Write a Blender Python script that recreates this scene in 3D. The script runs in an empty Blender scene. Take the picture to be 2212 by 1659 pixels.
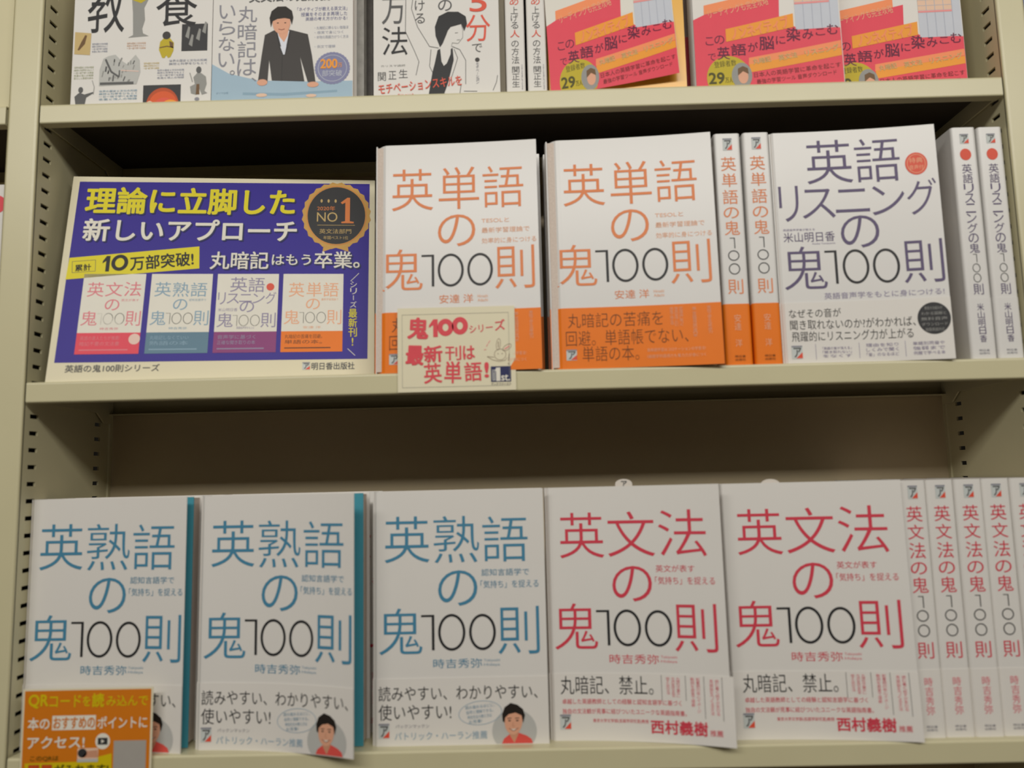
import bpy, math, random
from mathutils import Matrix, Vector
from mathutils.geometry import tessellate_polygon

# ------------------------------------------------------------------ camera, world, light, exposure
SC = bpy.context.scene
COL = SC.collection
MM = 0.001

def rot3(rx, ry, rz):
    return Matrix.Rotation(rz, 3, 'Z') @ Matrix.Rotation(rx, 3, 'X') @ Matrix.Rotation(ry, 3, 'Y')

cd = bpy.data.cameras.new('camera')
cam = bpy.data.objects.new('camera', cd)
COL.objects.link(cam)
SC.camera = cam
_m = rot3(0.1192, 0.0234, 0.0123)
_c = Matrix((( _m[0][0], _m[0][2], -_m[0][1]), (_m[1][0], _m[1][2], -_m[1][1]), (_m[2][0], _m[2][2], -_m[2][1])))
cam.matrix_world = Matrix.Translation((0.3835, -0.5966, 0.1959)) @ _c.to_4x4()
cd.sensor_fit = 'HORIZONTAL'
cd.sensor_width = 36.0
cd.lens = 1691.3 / 2212 * 36.0
cd.clip_start = 0.02
cd.clip_end = 50
cd.dof.use_dof = True
cd.dof.focus_distance = 0.74
cd.dof.aperture_fstop = 3.4

w = bpy.data.worlds.new('shop_interior')
SC.world = w
w.use_nodes = True
_bg = w.node_tree.nodes['Background']
_bg.inputs[0].default_value = (1.0, 0.93, 0.82, 1)
_bg.inputs[1].default_value = 0.165

def area(name, loc, aim, sx, sy, power, col):
    ld = bpy.data.lights.new(name, 'AREA')
    ld.shape = 'RECTANGLE'; ld.size = sx; ld.size_y = sy
    ld.energy = power; ld.color = col
    o = bpy.data.objects.new(name, ld); COL.objects.link(o)
    o.location = loc
    d = Vector(aim) - Vector(loc)
    o.rotation_euler = d.to_track_quat('-Z', 'Y').to_euler()
    return o
area('ceiling_lamp_row', (0.40, -1.32, 1.04), (0.40, 0.0, 0.30), 2.6, 0.22, 23.0, (1.0, 0.965, 0.895))

SC.view_settings.view_transform = 'Standard'
SC.view_settings.look = 'None'
SC.view_settings.exposure = 0.0
SC.view_settings.gamma = 1.0
SC.view_settings.use_curve_mapping = False

# ------------------------------------------------------------------ materials
def lin(c):
    r = []
    for v in c:
        v /= 255.0
        r.append(v / 12.92 if v <= 0.04045 else ((v + 0.055) / 1.055) ** 2.4)
    return (r[0], r[1], r[2], 1.0)

MATS = {}
def mat(name, col, rough=0.5, mottle=0.05, scale=40.0, coat=0.0, bump=0.0, alpha=1.0, spec=0.5):
    if name in MATS: return MATS[name]
    m = bpy.data.materials.new(name); m.use_nodes = True
    nt = m.node_tree; b = nt.nodes['Principled BSDF']
    tc = nt.nodes.new('ShaderNodeTexCoord')
    n = nt.nodes.new('ShaderNodeTexNoise'); n.inputs['Scale'].default_value = scale; n.inputs['Detail'].default_value = 3
    nt.links.new(tc.outputs['Object'], n.inputs['Vector'])
    mx = nt.nodes.new('ShaderNodeMix'); mx.data_type = 'RGBA'
    c = lin(col); d = tuple(v * (1 - mottle) for v in c[:3]) + (1,)
    mx.inputs[6].default_value = d; mx.inputs[7].default_value = c
    nt.links.new(n.outputs['Fac'], mx.inputs[0])
    nt.links.new(mx.outputs[2], b.inputs['Base Color'])
    b.inputs['Roughness'].default_value = rough
    b.inputs['Specular IOR Level'].default_value = spec
    b.inputs['Coat Weight'].default_value = coat
    b.inputs['Coat Roughness'].default_value = 0.22
    b.inputs['Alpha'].default_value = alpha
    if bump:
        bp = nt.nodes.new('ShaderNodeBump'); bp.inputs['Strength'].default_value = bump
        bp.inputs['Distance'].default_value = 0.0006
        nt.links.new(n.outputs['Fac'], bp.inputs['Height']); nt.links.new(bp.outputs['Normal'], b.inputs['Normal'])
    MATS[name] = m
    return m

def page_mat():
    m = bpy.data.materials.new('page_edges'); m.use_nodes = True
    nt = m.node_tree; b = nt.nodes['Principled BSDF']
    tc = nt.nodes.new('ShaderNodeTexCoord')
    wv = nt.nodes.new('ShaderNodeTexWave'); wv.bands_direction = 'Y'; wv.inputs['Scale'].default_value = 700
    wv.inputs['Distortion'].default_value = 1.5
    nt.links.new(tc.outputs['Object'], wv.inputs['Vector'])
    mx = nt.nodes.new('ShaderNodeMix'); mx.data_type = 'RGBA'
    mx.inputs[6].default_value = lin((205, 190, 178)); mx.inputs[7].default_value = lin((232, 218, 206))
    nt.links.new(wv.outputs['Fac'], mx.inputs[0]); nt.links.new(mx.outputs[2], b.inputs['Base Color'])
    b.inputs['Roughness'].default_value = 0.8
    return m

STEEL = mat('cream_painted_steel', (206, 199, 163), 0.33, 0.06, 25, bump=0.15)
BACKM = mat('cream_back_panel', (196, 180, 148), 0.55, 0.10, 12, bump=0.1)
DARKM = mat('painted_shade_dark', (64, 57, 48), 0.75)  # shade put into the colour, for shelf undersides and hollow uprights
WHITE = mat('white_jacket', (224, 221, 216), 0.44, 0.03, 30, spec=0.35)
GLOSS = mat('glossy_white_jacket', (222, 220, 217), 0.42, 0.03, 30, coat=0.3, spec=0.3)
WHITEM = mat('white_band', (226, 222, 216), 0.5, 0.03, 30, spec=0.3)
CREAM = mat('cream_card', (228, 220, 190), 0.6, 0.03, 60)
PAGE = page_mat()
PAL = {}
def ink(name, col, rough=0.48):
    PAL[name] = mat('ink_' + name, col, rough, 0.06, 90, spec=0.3)
for n_, c_ in dict(orange=(230, 136, 82), blue=(72, 136, 168), red=(214, 66, 84), purple=(96, 84, 118), black=(40, 40, 42),
                   grey=(140, 140, 150), dgrey=(92, 92, 92), obi=(240, 124, 22), obitext=(105, 58, 22), white=(232, 228, 215),
                   lorange=(240, 178, 140), lblue=(140, 170, 190), lred=(228, 130, 140), lpurple=(150, 142, 170),
                   cover_blue=(52, 38, 146), yellow=(228, 214, 40), gold=(206, 160, 84), goldtext=(196, 168, 110), copper=(222, 130, 70),
                   pinkband=(232, 74, 92), amber=(244, 160, 52), ltorange=(248, 148, 96), maroon=(104, 24, 60), tablegrey=(200, 204, 214),
                   tableline=(178, 182, 196), peach=(232, 196, 170), darkred=(120, 40, 40), olive=(196, 176, 34),
                   teal=(70, 150, 168), tealgrey=(98, 132, 152), plum=(142, 62, 122), skyblue=(164, 190, 208), suit=(62, 58, 56),
                   skin=(226, 168, 138), skin2=(206, 150, 120), hair=(38, 32, 28), shirt=(222, 226, 236), redshirt=(224, 86, 78),
                   lgrey=(190, 190, 186), mgrey=(150, 150, 146), tan=(204, 178, 120), brown=(112, 82, 48), sealblue=(132, 134, 170),
                   palepink=(236, 204, 190), paleblue=(206, 212, 218), palegreen=(200, 204, 176), paleyellow=(226, 206, 150),
                   navy=(42, 46, 92), marker=(226, 78, 88), lmarker=(238, 150, 148), pencil=(150, 128, 108), orangecard=(214, 122, 22),
                   limeyellow=(214, 190, 12), darkolive=(78, 74, 10), cardred=(190, 78, 30), qrgrey=(170, 165, 158), fire=(222, 92, 40),
                   charcoal=(52, 52, 54), boxlogo=(200, 206, 204), logored=(226, 84, 62), ringred=(226, 90, 68)).items():
    ink(n_, c_)

# ------------------------------------------------------------------ mesh helpers (millimetres in, metres out)
def finish(name, verts, faces, mats, parent=None, midx=None, smooth=False, off=(0, 0, 0)):
    me = bpy.data.meshes.new(name)
    me.from_pydata([((x - off[0]) * MM, (y - off[1]) * MM, (z - off[2]) * MM) for x, y, z in verts], [], faces)
    for m in mats: me.materials.append(m)
    if midx: me.polygons.foreach_set('material_index', midx)
    if smooth: me.polygons.foreach_set('use_smooth', [True] * len(me.polygons))
    me.update()
    o = bpy.data.objects.new(name, me); COL.objects.link(o)
    if parent: o.parent = parent
    return o

def thing(name, label, cat, loc, group=None, lean=0.0, rz=0.0):
    o = bpy.data.objects.new(name, None); COL.objects.link(o)
    o.location = tuple(v * MM for v in loc)
    o.rotation_euler = (-lean, 0, rz)
    o['label'] = label; o['category'] = cat
    if group: o['group'] = group
    return o

def copy_tree(o, parent=None):
    c = o.copy(); COL.objects.link(c); c.parent = parent
    for ch in list(o.children): copy_tree(ch, c)
    return c

class MB:
    def __init__(s): s.v = []; s.f = []; s.m = []
    def box(s, x0, y0, z0, x1, y1, z1, m=0):
        b = len(s.v)
        s.v += [(x0, y0, z0), (x1, y0, z0), (x1, y1, z0), (x0, y1, z0), (x0, y0, z1), (x1, y0, z1), (x1, y1, z1), (x0, y1, z1)]
        for f in ((0, 3, 2, 1), (4, 5, 6, 7), (0, 1, 5, 4), (1, 2, 6, 5), (2, 3, 7, 6), (3, 0, 4, 7)):
            s.f.append(tuple(b + i for i in f)); s.m.append(m)
    def quad(s, a, b, c, d, m=0):
        i = len(s.v); s.v += [a, b, c, d]; s.f.append((i, i + 1, i + 2, i + 3)); s.m.append(m)
    def extrude_x(s, prof, x0, x1, m=0, closed=True):
        b = len(s.v); n = len(prof)
        for x in (x0, x1):
            for (y, z) in prof: s.v.append((x, y, z))
        for i in range(n if closed else n - 1):
            j = (i + 1) % n; s.f.append((b + i, b + j, b + n + j, b + n + i)); s.m.append(m)
        if closed:
            s.f.append(tuple(b + i for i in range(n))[::-1]); s.m.append(m)
            s.f.append(tuple(b + n + i for i in range(n))); s.m.append(m)
    def extrude_z(s, prof, z0, z1, m=0, closed=True):
        b = len(s.v); n = len(prof)
        for z in (z0, z1):
            for (x, y) in prof: s.v.append((x, y, z))
        for i in range(n if closed else n - 1):
            j = (i + 1) % n; s.f.append((b + i, b + j, b + n + j, b + n + i)); s.m.append(m)
        if closed:
            s.f.append(tuple(b + i for i in range(n))[::-1]); s.m.append(m)
            s.f.append(tuple(b + n + i for i in range(n))); s.m.append(m)
    def build(s, name, mats, parent=None, smooth=False):
        if not isinstance(mats, (list, tuple)): mats = [mats]
        return finish(name, s.v, s.f, mats, parent, s.m, smooth)

def bevel(o, wdt, seg=2):
    b = o.modifiers.new('bevel', 'BEVEL'); b.width = wdt * MM; b.segments = seg; b.limit_method = 'ANGLE'
    return o

# ------------------------------------------------------------------ flat text outlines
_tc = bpy.data.curves.new('text_source', 'FONT')
_to = bpy.data.objects.new('text_source', _tc)
COL.objects.link(_to)
_cache = {}
def glyphs(s, bold):
    k = (s, bold)
    if k in _cache: return _cache[k]
    _tc.body = s; _tc.offset = bold; _tc.resolution_u = 5; _tc.size = 1
    bpy.context.view_layer.update()
    ev = _to.evaluated_get(bpy.context.evaluated_depsgraph_get())
    me = ev.to_mesh()
    v = [(p.co.x, p.co.y) for p in me.vertices]
    f = [tuple(p.vertices) for p in me.polygons]
    ev.to_mesh_clear()
    if not v: v = [(0, 0), (1, 0), (1, 1)]; f = []
    xs = [p[0] for p in v]; ys = [p[1] for p in v]
    x0, x1, y0, y1 = min(xs), max(xs), min(ys), max(ys)
    dx = max(x1 - x0, 1e-6); dy = max(y1 - y0, 1e-6)
    r = ([((p[0] - x0) / dx, (p[1] - y0) / dy) for p in v], f)
    _cache[k] = r
    return r

# ------------------------------------------------------------------ printable sheets
class Sheet:
    """A paper sheet starting at (0,0,0), running along +x and up z; it swings toward the viewer by
    an angle that grows from a0 at the hinge to a1 at the free edge."""
    rnd = 0.0
    def __init__(s, w, h, a0=0.0, a1=0.0, n=0.0, x0=0.0, y0=0.0, z0=0.0, roll=0.0, curl=0.0):
        s.w, s.h, s.a0, s.a1, s.n, s.x0, s.y0, s.z0, s.roll, s.curl = w, h, a0, a1, n, x0, y0, z0, roll, curl
    def at(s, u, v, d=0.0):
        if s.roll:
            u, v = u * math.cos(s.roll) - v * math.sin(s.roll), u * math.sin(s.roll) + v * math.cos(s.roll)
        k = (s.a1 - s.a0) / s.w
        a = s.a0 + k * u
        if abs(k) > 1e-7:
            x = (math.sin(a) - math.sin(s.a0)) / k; y = (math.cos(a) - math.cos(s.a0)) / k
        else:
            x = u * math.cos(s.a0); y = -u * math.sin(s.a0)
        d = d + s.n
        if s.rnd and u < s.rnd: d -= (s.rnd - u) ** 2 / (1.3 * s.rnd)
        if s.curl: d += s.curl * max(0.0, (u / s.w)) ** 2 * (1 - max(0, min(1, v / s.h)))
        return (s.x0 + x - math.sin(a) * d, s.y0 + y - math.cos(a) * d, s.z0 + v)
    def solid(s, name, m, parent, th=0.5, nu=24, nv=2, u0=0.0, u1=None, v0=0.0, v1=None, edge=None):
        u1 = s.w if u1 is None else u1; v1 = s.h if v1 is None else v1
        V = []; F = []
        for d in (0.0, -th):
            for j in range(nv + 1):
                for i in range(nu + 1):
                    V.append(s.at(u0 + (u1 - u0) * (i / nu) ** (1.6 if s.rnd else 1.0), v0 + (v1 - v0) * j / nv, d))
        N = (nu + 1) * (nv + 1)
        for j in range(nv):
            for i in range(nu):
                a = j * (nu + 1) + i
                F.append((a, a + 1, a + nu + 2, a + nu + 1)); F.append((N + a, N + a + nu + 1, N + a + nu + 2, N + a + 1))
        for i in range(nu):
            F.append((i, N + i, N + i + 1, i + 1)); t = nv * (nu + 1) + i; F.append((t, t + 1, N + t + 1, N + t))
        for j in range(nv):
            a = j * (nu + 1); b = a + nu + 1
            F.append((a, b, N + b, N + a)); a += nu; b += nu; F.append((a, N + a, N + b, b))
        return finish(name, V, F, [m], parent, smooth=False)

class Print:
    def __init__(s, sheet, base=0.12): s.s = sheet; s.v = []; s.f = []; s.m = []; s.mats = []; s.base = base; s._in = False
    def mi(s, c):
        m = PAL[c]
        if m not in s.mats: s.mats.append(m)
        return s.mats.index(m)
    def add(s, pts, faces, c, lv=0):
        b = len(s.v); d = s.base + 0.06 * lv; k = s.mi(c)
        s.v += [s.s.at(u, v, d) for u, v in pts]
        curved = abs(s.s.a1 - s.s.a0) > 1e-4 or s.s.curl or hasattr(s.s, 'lift')
        for f in faces:
            us = [pts[i][0] for i in f]; vs = [pts[i][1] for i in f]
            if curved and (max(us) - min(us) > 9 or (max(vs) - min(vs) > 14 and hasattr(s.s, 'lift'))):
                s.sliced([pts[i] for i in f], d, k)
            else:
                s.f.append(tuple(b + i for i in f)); s.m.append(k)
    def sliced(s, poly, d, k):
        tris = tessellate_polygon([[Vector((p[0], p[1], 0)) for p in poly]])
        def clip(P, ax, lim, sg):
            out = []
            for i in range(len(P)):
                a, b = P[i], P[(i + 1) % len(P)]
                ia = sg * (a[ax] - lim) >= 0; ib = sg * (b[ax] - lim) >= 0
                if ia: out.append(a)
                if ia != ib:
                    t = (lim - a[ax]) / (b[ax] - a[ax]); out.append((a[0] + t * (b[0] - a[0]), a[1] + t * (b[1] - a[1])))
            return out
        st = 6.0
        for t in tris:
            T = [poly[i] for i in t]
            lo = math.floor(min(p[0] for p in T) / st); hi = math.ceil(max(p[0] for p in T) / st)
            for q in range(lo, hi):
                P = clip(clip(T, 0, q * st, 1), 0, (q + 1) * st, -1)
                if len(P) < 3: continue
                parts = [P]
                if hasattr(s.s, 'lift'):
                    parts = []
                    for r in range(math.floor(min(p[1] for p in P) / 8), math.ceil(max(p[1] for p in P) / 8)):
                        Q = clip(clip(P, 1, r * 8.0, 1), 1, (r + 1) * 8.0, -1)
                        if len(Q) >= 3: parts.append(Q)
                for Q in parts:
                    b = len(s.v); s.v += [s.s.at(u, v, d) for u, v in Q]
                    s.f.append(tuple(range(b, b + len(Q)))); s.m.append(k)
    def text(s, t, u0, v0, u1, v1, c, bold=0.0, lv=2, rot=0.0, skew=0.0):
        if bold > 0.006 and not s._in:
            s._in = True
            n_ = 8 if bold > .02 else 4
            em = (v1 - v0) if len(t) * (v1 - v0) > 0 else 1
            r_ = bold * em * 1.1
            for i in range(n_):
                a_ = 2 * math.pi * (i + .5) / n_
                s.text(t, u0 + r_ * math.cos(a_), v0 + r_ * math.sin(a_), u1 + r_ * math.cos(a_), v1 + r_ * math.sin(a_), c, 0, lv + .35 * (i + 1), rot, skew)
            s._in = False
        V, F = glyphs(t, bold if bold < 0 else 0)
        if rot:
            cu, cv = (u0 + u1) / 2, (v0 + v1) / 2
            W = u1 - u0; Hh = v1 - v0
            pts = []
            for x, y in V:
                a = (x - .5) * W; b = (y - .5) * Hh
                pts.append((cu + a * math.cos(rot) - b * math.sin(rot), cv + a * math.sin(rot) + b * math.cos(rot)))
        else:
            pts = [(u0 + x * (u1 - u0) + skew * y * (v1 - v0), v0 + y * (v1 - v0)) for x, y in V]
        s.add(pts, F, c, lv)
    def vtext(s, t, u0, v0, u1, v1, c, bold=0.0, lv=2, gap=0.08):
        n = len(t); st = (v1 - v0) / n
        for i, ch in enumerate(t):
            a = v1 - (i + 1) * st
            if ch == '\u3000' or ch == ' ': continue
            if ch == 'ー':
                s.rect((u0 + u1) / 2 - 0.05 * (u1 - u0), a + st * .15, (u0 + u1) / 2 + 0.05 * (u1 - u0), a + st * .85, c, lv); continue
            if ch == '!':
                s.text(ch, (u0 + u1) / 2 - .08 * (u1 - u0), a + st * .1, (u0 + u1) / 2 + .08 * (u1 - u0), a + st * .9, c, bold, lv); continue
            if ch in '、。':
                s.text(ch, u1 - (u1 - u0) * .35, a + st * .6, u1 - (u1 - u0) * .05, a + st * .9, c, bold, lv); continue
            s.text(ch, u0, a + st * gap / 2, u1, a + st * (1 - gap / 2), c, bold, lv)
    def rect(s, u0, v0, u1, v1, c, lv=0, nu=1):
        if s.s.a0 != s.s.a1 and u1 - u0 > 12: nu = max(nu, int((u1 - u0) / 8))
        P = []; F = []
        for i in range(nu + 1):
            u = u0 + (u1 - u0) * i / nu; P += [(u, v0), (u, v1)]
        for i in range(nu): F.append((2 * i, 2 * i + 2, 2 * i + 3, 2 * i + 1))
        s.add(P, F, c, lv)
    def poly(s, pts, c, lv=0):
        s.add(pts, [tuple(range(len(pts)))], c, lv)
    def ell(s, cu, cv, ru, rv, c, lv=0, n=40, scallop=0.0, rot=0.0, clip=None):
        P = []
        for i in range(n):
            a = 2 * math.pi * i / n; k = 1 + (scallop if i % 2 else 0)
            x, y = ru * k * math.cos(a), rv * k * math.sin(a)
            u = cu + x * math.cos(rot) - y * math.sin(rot); v = cv + x * math.sin(rot) + y * math.cos(rot)
            if clip is not None: v = max(v, clip)
            P.append((u, v))
        s.poly(P, c, lv)
    def ring(s, cu, cv, ru, rv, th, c, lv=2, n=40, rot=0.0, a0=0.0, a1=None):
        P = []; F = []; full = a1 is None; a1 = 2 * math.pi if full else a1
        for i in range(n + (0 if full else 1)):
            a = a0 + (a1 - a0) * i / n
            for q in (0, th):
                x, y = (ru - q) * math.cos(a), (rv - q) * math.sin(a)
                P.append((cu + x * math.cos(rot) - y * math.sin(rot), cv + x * math.sin(rot) + y * math.cos(rot)))
        for i in range(n):
            j = (i + 1) % n if full else i + 1
            F.append((2 * i, 2 * j, 2 * j + 1, 2 * i + 1))
        s.add(P, F, c, lv)
    def line(s, pts, th, c, lv=3):
        for (a, b), (e, f) in zip(pts, pts[1:]):
            dx, dy = e - a, f - b; L = math.hypot(dx, dy) or 1; nx, ny = -dy / L * th / 2, dx / L * th / 2
            s.poly([(a + nx, b + ny), (a - nx, b - ny), (e - nx, f - ny), (e + nx, f + ny)], c, lv)
    def one(s, u0, v0, u1, v1, c, th=1.95):
        s.poly([(u0, v1), (u0, v1 - th * .8), (u1 - th, v1 - th * .8), (u1, v1)], c, 2)
        s.poly([(u1 - th, v1 - th * .8), (u1 - th, v0), (u1, v0), (u1, v1)], c, 2)
    def zero(s, u0, v0, u1, v1, c, th=1.9):
        s.ring((u0 + u1) / 2, (v0 + v1) / 2, (u1 - u0) / 2, (v1 - v0) / 2, th, c, 2, 36)
    def fat_one(s, u0, v0, u1, v1, c, lv=2):
        w_, h_ = u1 - u0, v1 - v0
        s.poly([(u0, v0 + .66 * h_), (u0 + .5 * w_, v1), (u1, v1), (u1, v0), (u0 + .48 * w_, v0), (u0 + .48 * w_, v0 + .68 * h_), (u0, v0 + .52 * h_)], c, lv)
    def logo(s, u0, v0, u1, v1, lv=2):
        w_, h_ = u1 - u0, v1 - v0
        s.rect(u0, v0, u1, v1, 'boxlogo', lv)
        s.poly([(u0 + .38 * w_, v0 + .04 * h_), (u1, v0 + .04 * h_), (u1, v0 + .5 * h_)], 'logored', lv + 1)
        s.rect(u0, v1 - .12 * h_, u1, v1, 'grey', lv + 1)
        s.text('ア', u0 + .18 * w_, v0 + .12 * h_, u1 - .12 * w_, v1 - .16 * h_, 'dgrey', .02, lv + 2)
    def build(s, name, parent):
        return finish(name, s.v, s.f, s.mats, parent, s.m)

def smalllines(pr, u0, v0, u1, v1, rows, c, lv=2, bold=0.0):
    n = len(rows); st = (v1 - v0) / n
    for i, r in enumerate(rows):
        a = v1 - (i + 1) * st
        pr.text(r, u0, a + st * .12, u1, a + st * .88, c, bold, lv)

# ------------------------------------------------------------------ shelving
Z0, Z1, Z2 = 0.0, 278.1, 504.6
WB = 774.0      # inner width between the uprights is -2 .. 774
def slotted_side(mb, x, sgn, zlo, zhi):
    """inner skin of an upright with two columns of adjuster slots left open (hollow inside)"""
    slots = []
    k = math.ceil((zlo - 199.7) / 13.2)
    while 199.7 + 13.2 * k < zhi - 4:
        slots.append(199.7 + 13.2 * k); k += 1
    ys = [0.9, 9.6, 20.4, 103.0, 112.5, 136]
    zs = [zlo]
    for z in slots: zs += [z - 1.7, z + 1.7]
    zs.append(zhi)
    for j in range(len(zs) - 1):
        for i in range(5):
            if j % 2 == 1 and i in (1, 3): 
                y0, y1, a, b = ys[i], ys[i + 1], zs[j], zs[j + 1]
                xo = x - sgn * 1.6
                mb.quad((x, y0, a), (xo, y0, a), (xo, y0, b), (x, y0, b)); mb.quad((x, y1, a), (xo, y1, a), (xo, y1, b), (x, y1, b))
                mb.quad((x, y0, a), (x, y1, a), (xo, y1, a), (xo, y0, a)); mb.quad((x, y0, b), (x, y1, b), (xo, y1, b), (xo, y0, b))
                continue
            mb.quad((x, ys[i], zs[j]), (x, ys[i + 1], zs[j]), (x, ys[i + 1], zs[j + 1]), (x, ys[i], zs[j + 1]))

def upright(parent, x0, x1, zlo, zhi):
    mb = MB()
    r = 2.2; prof = [(x0, 0.9 + r)]
    for i in range(5):
        a = math.pi + math.pi / 2 * i / 4
        prof.append((x0 + r + r * math.cos(a), r + r * math.sin(a)))
    for i in range(5):
        a = -math.pi / 2 + math.pi / 2 * i / 4
        prof.append((x1 - r + r * math.cos(a), r + r * math.sin(a)))
    prof.append((x1, 0.9 + r))
    mb.extrude_z(prof, zlo, zhi, 0, closed=False)
    slotted_side(mb, x1, 1, zlo, zhi); slotted_side(mb, x0, -1, zlo, zhi)
    mb.box(x0 + 10, 30, zlo, x0 + 13, 136, zhi, 1)  # dark core added behind the slots, shade of the hollow painted in
    return mb.build('upright_post', [STEEL, DARKM], parent)

fr = thing('bookcase', 'cream steel bookcase frame with slotted uprights in the middle of the picture', 'bookcase', (0, 0, 0))
upright(fr, -26.5, -2, -260, 760)
upright(fr, WB, WB + 22.5, -260, 760)
mb = MB(); mb.box(-2, 131, -260, WB, 133, 760)
mb.build('back_panel', BACKM, fr)
for xx in (-2, WB - 1.7):
    mb = MB(); mb.box(xx, 126.5, -260, xx + 1.7, 131, 760)
    mb.build('panel_edge_strip', STEEL, fr)

def shelf(x0, x1, z, label, group=None):
    t = thing('shelf', label, 'shelf', ((x0 + x1) / 2, 0, z), group)
    hw = (x1 - x0) / 2
    r = 1.8; prof = [(129.5, 0), (129.5, -16), (120, -16), (120, -15.2), (128.7, -15.2), (128.7, -1)]
    prof += [(1.0, -1.2), (0.9, -15.2), (9, -15.2), (9, -16)]
    for i in range(4):
        a = -math.pi / 2 - math.pi / 2 * i / 3
        prof.append((1.2 + 1.2 * math.cos(a), -14.8 + 1.2 * math.sin(a)))
    for i in range(5):
        a = math.pi - math.pi / 2 * i / 4
        prof.append((r + r * math.cos(a), -r + r * math.sin(a)))
    m = MB(); m.extrude_x(prof, -hw, hw); m.build('shelf_plate', STEEL, t)
    m = MB(); m.box(-hw + 1.8, 1.6, -2.0, hw - 1.8, 128.4, -1.3)  # added sheet whose dark colour stands in for shade under the shelf
    o = m.build('underside_shade_sheet', DARKM, t); o['label'] = 'added dark sheet with the shade under the shelf painted in'
    for sx in (-1, 1):
        m = MB(); a = sx * (hw - 0.2); b = sx * (hw - 1.6)
        lo, hi = min(a, b), max(a, b)
        m.extrude_x([(3, -1.5), (3, -14.5), (100, -15.5), (112, -24), (127, -24), (127, -1.5)], lo, hi)
        m.build('end_bracket', STEEL, t)
    return t
G = 'steel shelves of the middle bookcase'
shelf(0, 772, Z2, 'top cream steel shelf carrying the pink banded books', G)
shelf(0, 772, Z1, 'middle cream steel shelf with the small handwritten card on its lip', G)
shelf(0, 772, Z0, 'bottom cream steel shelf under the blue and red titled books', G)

# unseen shop floor, added to keep light from below the shelves low
mb = MB(); mb.box(-2500, -3500, -760, 3300, 400, -700)
fl = mb.build('floor', mat('brown_carpet_tile', (92, 82, 70), .8, .2, 6)); fl['kind'] = 'structure'
mb = MB(); mb.box(-2500, -2500, -700, 3300, -2400, 950)  # unseen wall, added to block low room light and bounce some back
wl = mb.build('bounce_wall', mat('bounce_wall_paint', (170, 150, 124), .8, .3, 3)); wl['kind'] = 'structure'
# neighbouring bays
nb = thing('bookcase', 'left neighbouring cream bookcase cut by the left edge of the picture', 'bookcase', (-28, 0, 0))
mb = MB(); mb.box(-330, 131, -260, 1.5, 133, 760); mb.build('back_panel', BACKM, nb)
upright(nb, -355, -331, -260, 760)
nb = thing('bookcase', 'right neighbouring cream bookcase cut by the right edge of the picture', 'bookcase', (WB + 24, 0, 0))
mb = MB(); mb.box(-1, 131, -260, 330, 133, 760); mb.build('back_panel', BACKM, nb)
upright(nb, 331, 355, -260, 760)
for o_ in list(nb.children):
    pass
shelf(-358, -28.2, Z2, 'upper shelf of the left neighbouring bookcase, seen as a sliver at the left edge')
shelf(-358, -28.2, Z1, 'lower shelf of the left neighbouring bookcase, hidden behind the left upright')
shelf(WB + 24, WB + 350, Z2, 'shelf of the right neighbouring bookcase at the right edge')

# ------------------------------------------------------------------ books
def block_parts(t, w, h, T, jm, a_gap=0.0, board=None, yb=0.0):
    m = MB(); m.box(1.2, 1.3 + yb, 1.5, w - 2.5, T - 0.9, h - 1.5); m.build('page_block', PAGE, t)
    m = MB(); m.box(0.6, T - 0.7, 0, w, T, h); m.build('back_cover', jm, t)
    prof = [(0.6, 0.0)]
    for i in range(7):
        a = math.pi / 2 + math.pi * i / 6
        prof.append((0.9 + 1.6 * math.cos(a) * 1.0, T / 2 - (T / 2) * math.sin(a)))
    prof = [(x if x < 0.6 else 0.6, y) for x, y in prof]
    prof[0] = (0.6, 2.0) if T > 15 else prof[0]
    prof = [(x, max(y, 1.8)) for x, y in prof]
    prof += [(0.6, T), (1.1, T), (1.1, 1.8)]
    m = MB(); m.extrude_z(prof, 0, h); m.build('spine', jm, t)
    if board:
        m = MB(); m.box(9.0, 0.2 + yb, 0.4, w + board[1], 1.0 + yb, h - 0.6); o = m.build('inner_board', PAL[board[0]], t)
        o['label'] = '%s inner cover showing past the jacket' % board[2]

SER = dict(  # the series title layout, millimetres on the cover
    idiom=[('英', 8.6, 133.4, 42.9, 168.2), ('熟', 46.2, 132.7, 80.9, 167.9), ('語', 83.6, 132.8, 118.0, 167.0)],
    word=[('英', 12.4, 131.5, 45.5, 166.5), ('単', 50.1, 131.6, 82.5, 167), ('語', 85.5, 131.4, 118, 166.5)],
    grammar=[('英', 10.0, 133.4, 44.0, 167.8), ('文', 47.0, 134.0, 82.5, 168.1), ('法', 85.5, 134.0, 120.8, 168.9)],
    listen=[('英', 27.1, 143.9, 62.7, 179.8), ('語', 65.0, 143.2, 99.0, 179.3), ('リ', 3.5, 113.7, 19.0, 143.0), ('ス', 21.5, 115.7, 47.1, 139.7),
            ('ニ', 47.5, 119.5, 73.5, 138.5), ('ン', 75.4, 116.1, 100.2, 139.8), ('グ', 102.0, 114.7, 124.2, 143.6)])

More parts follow.
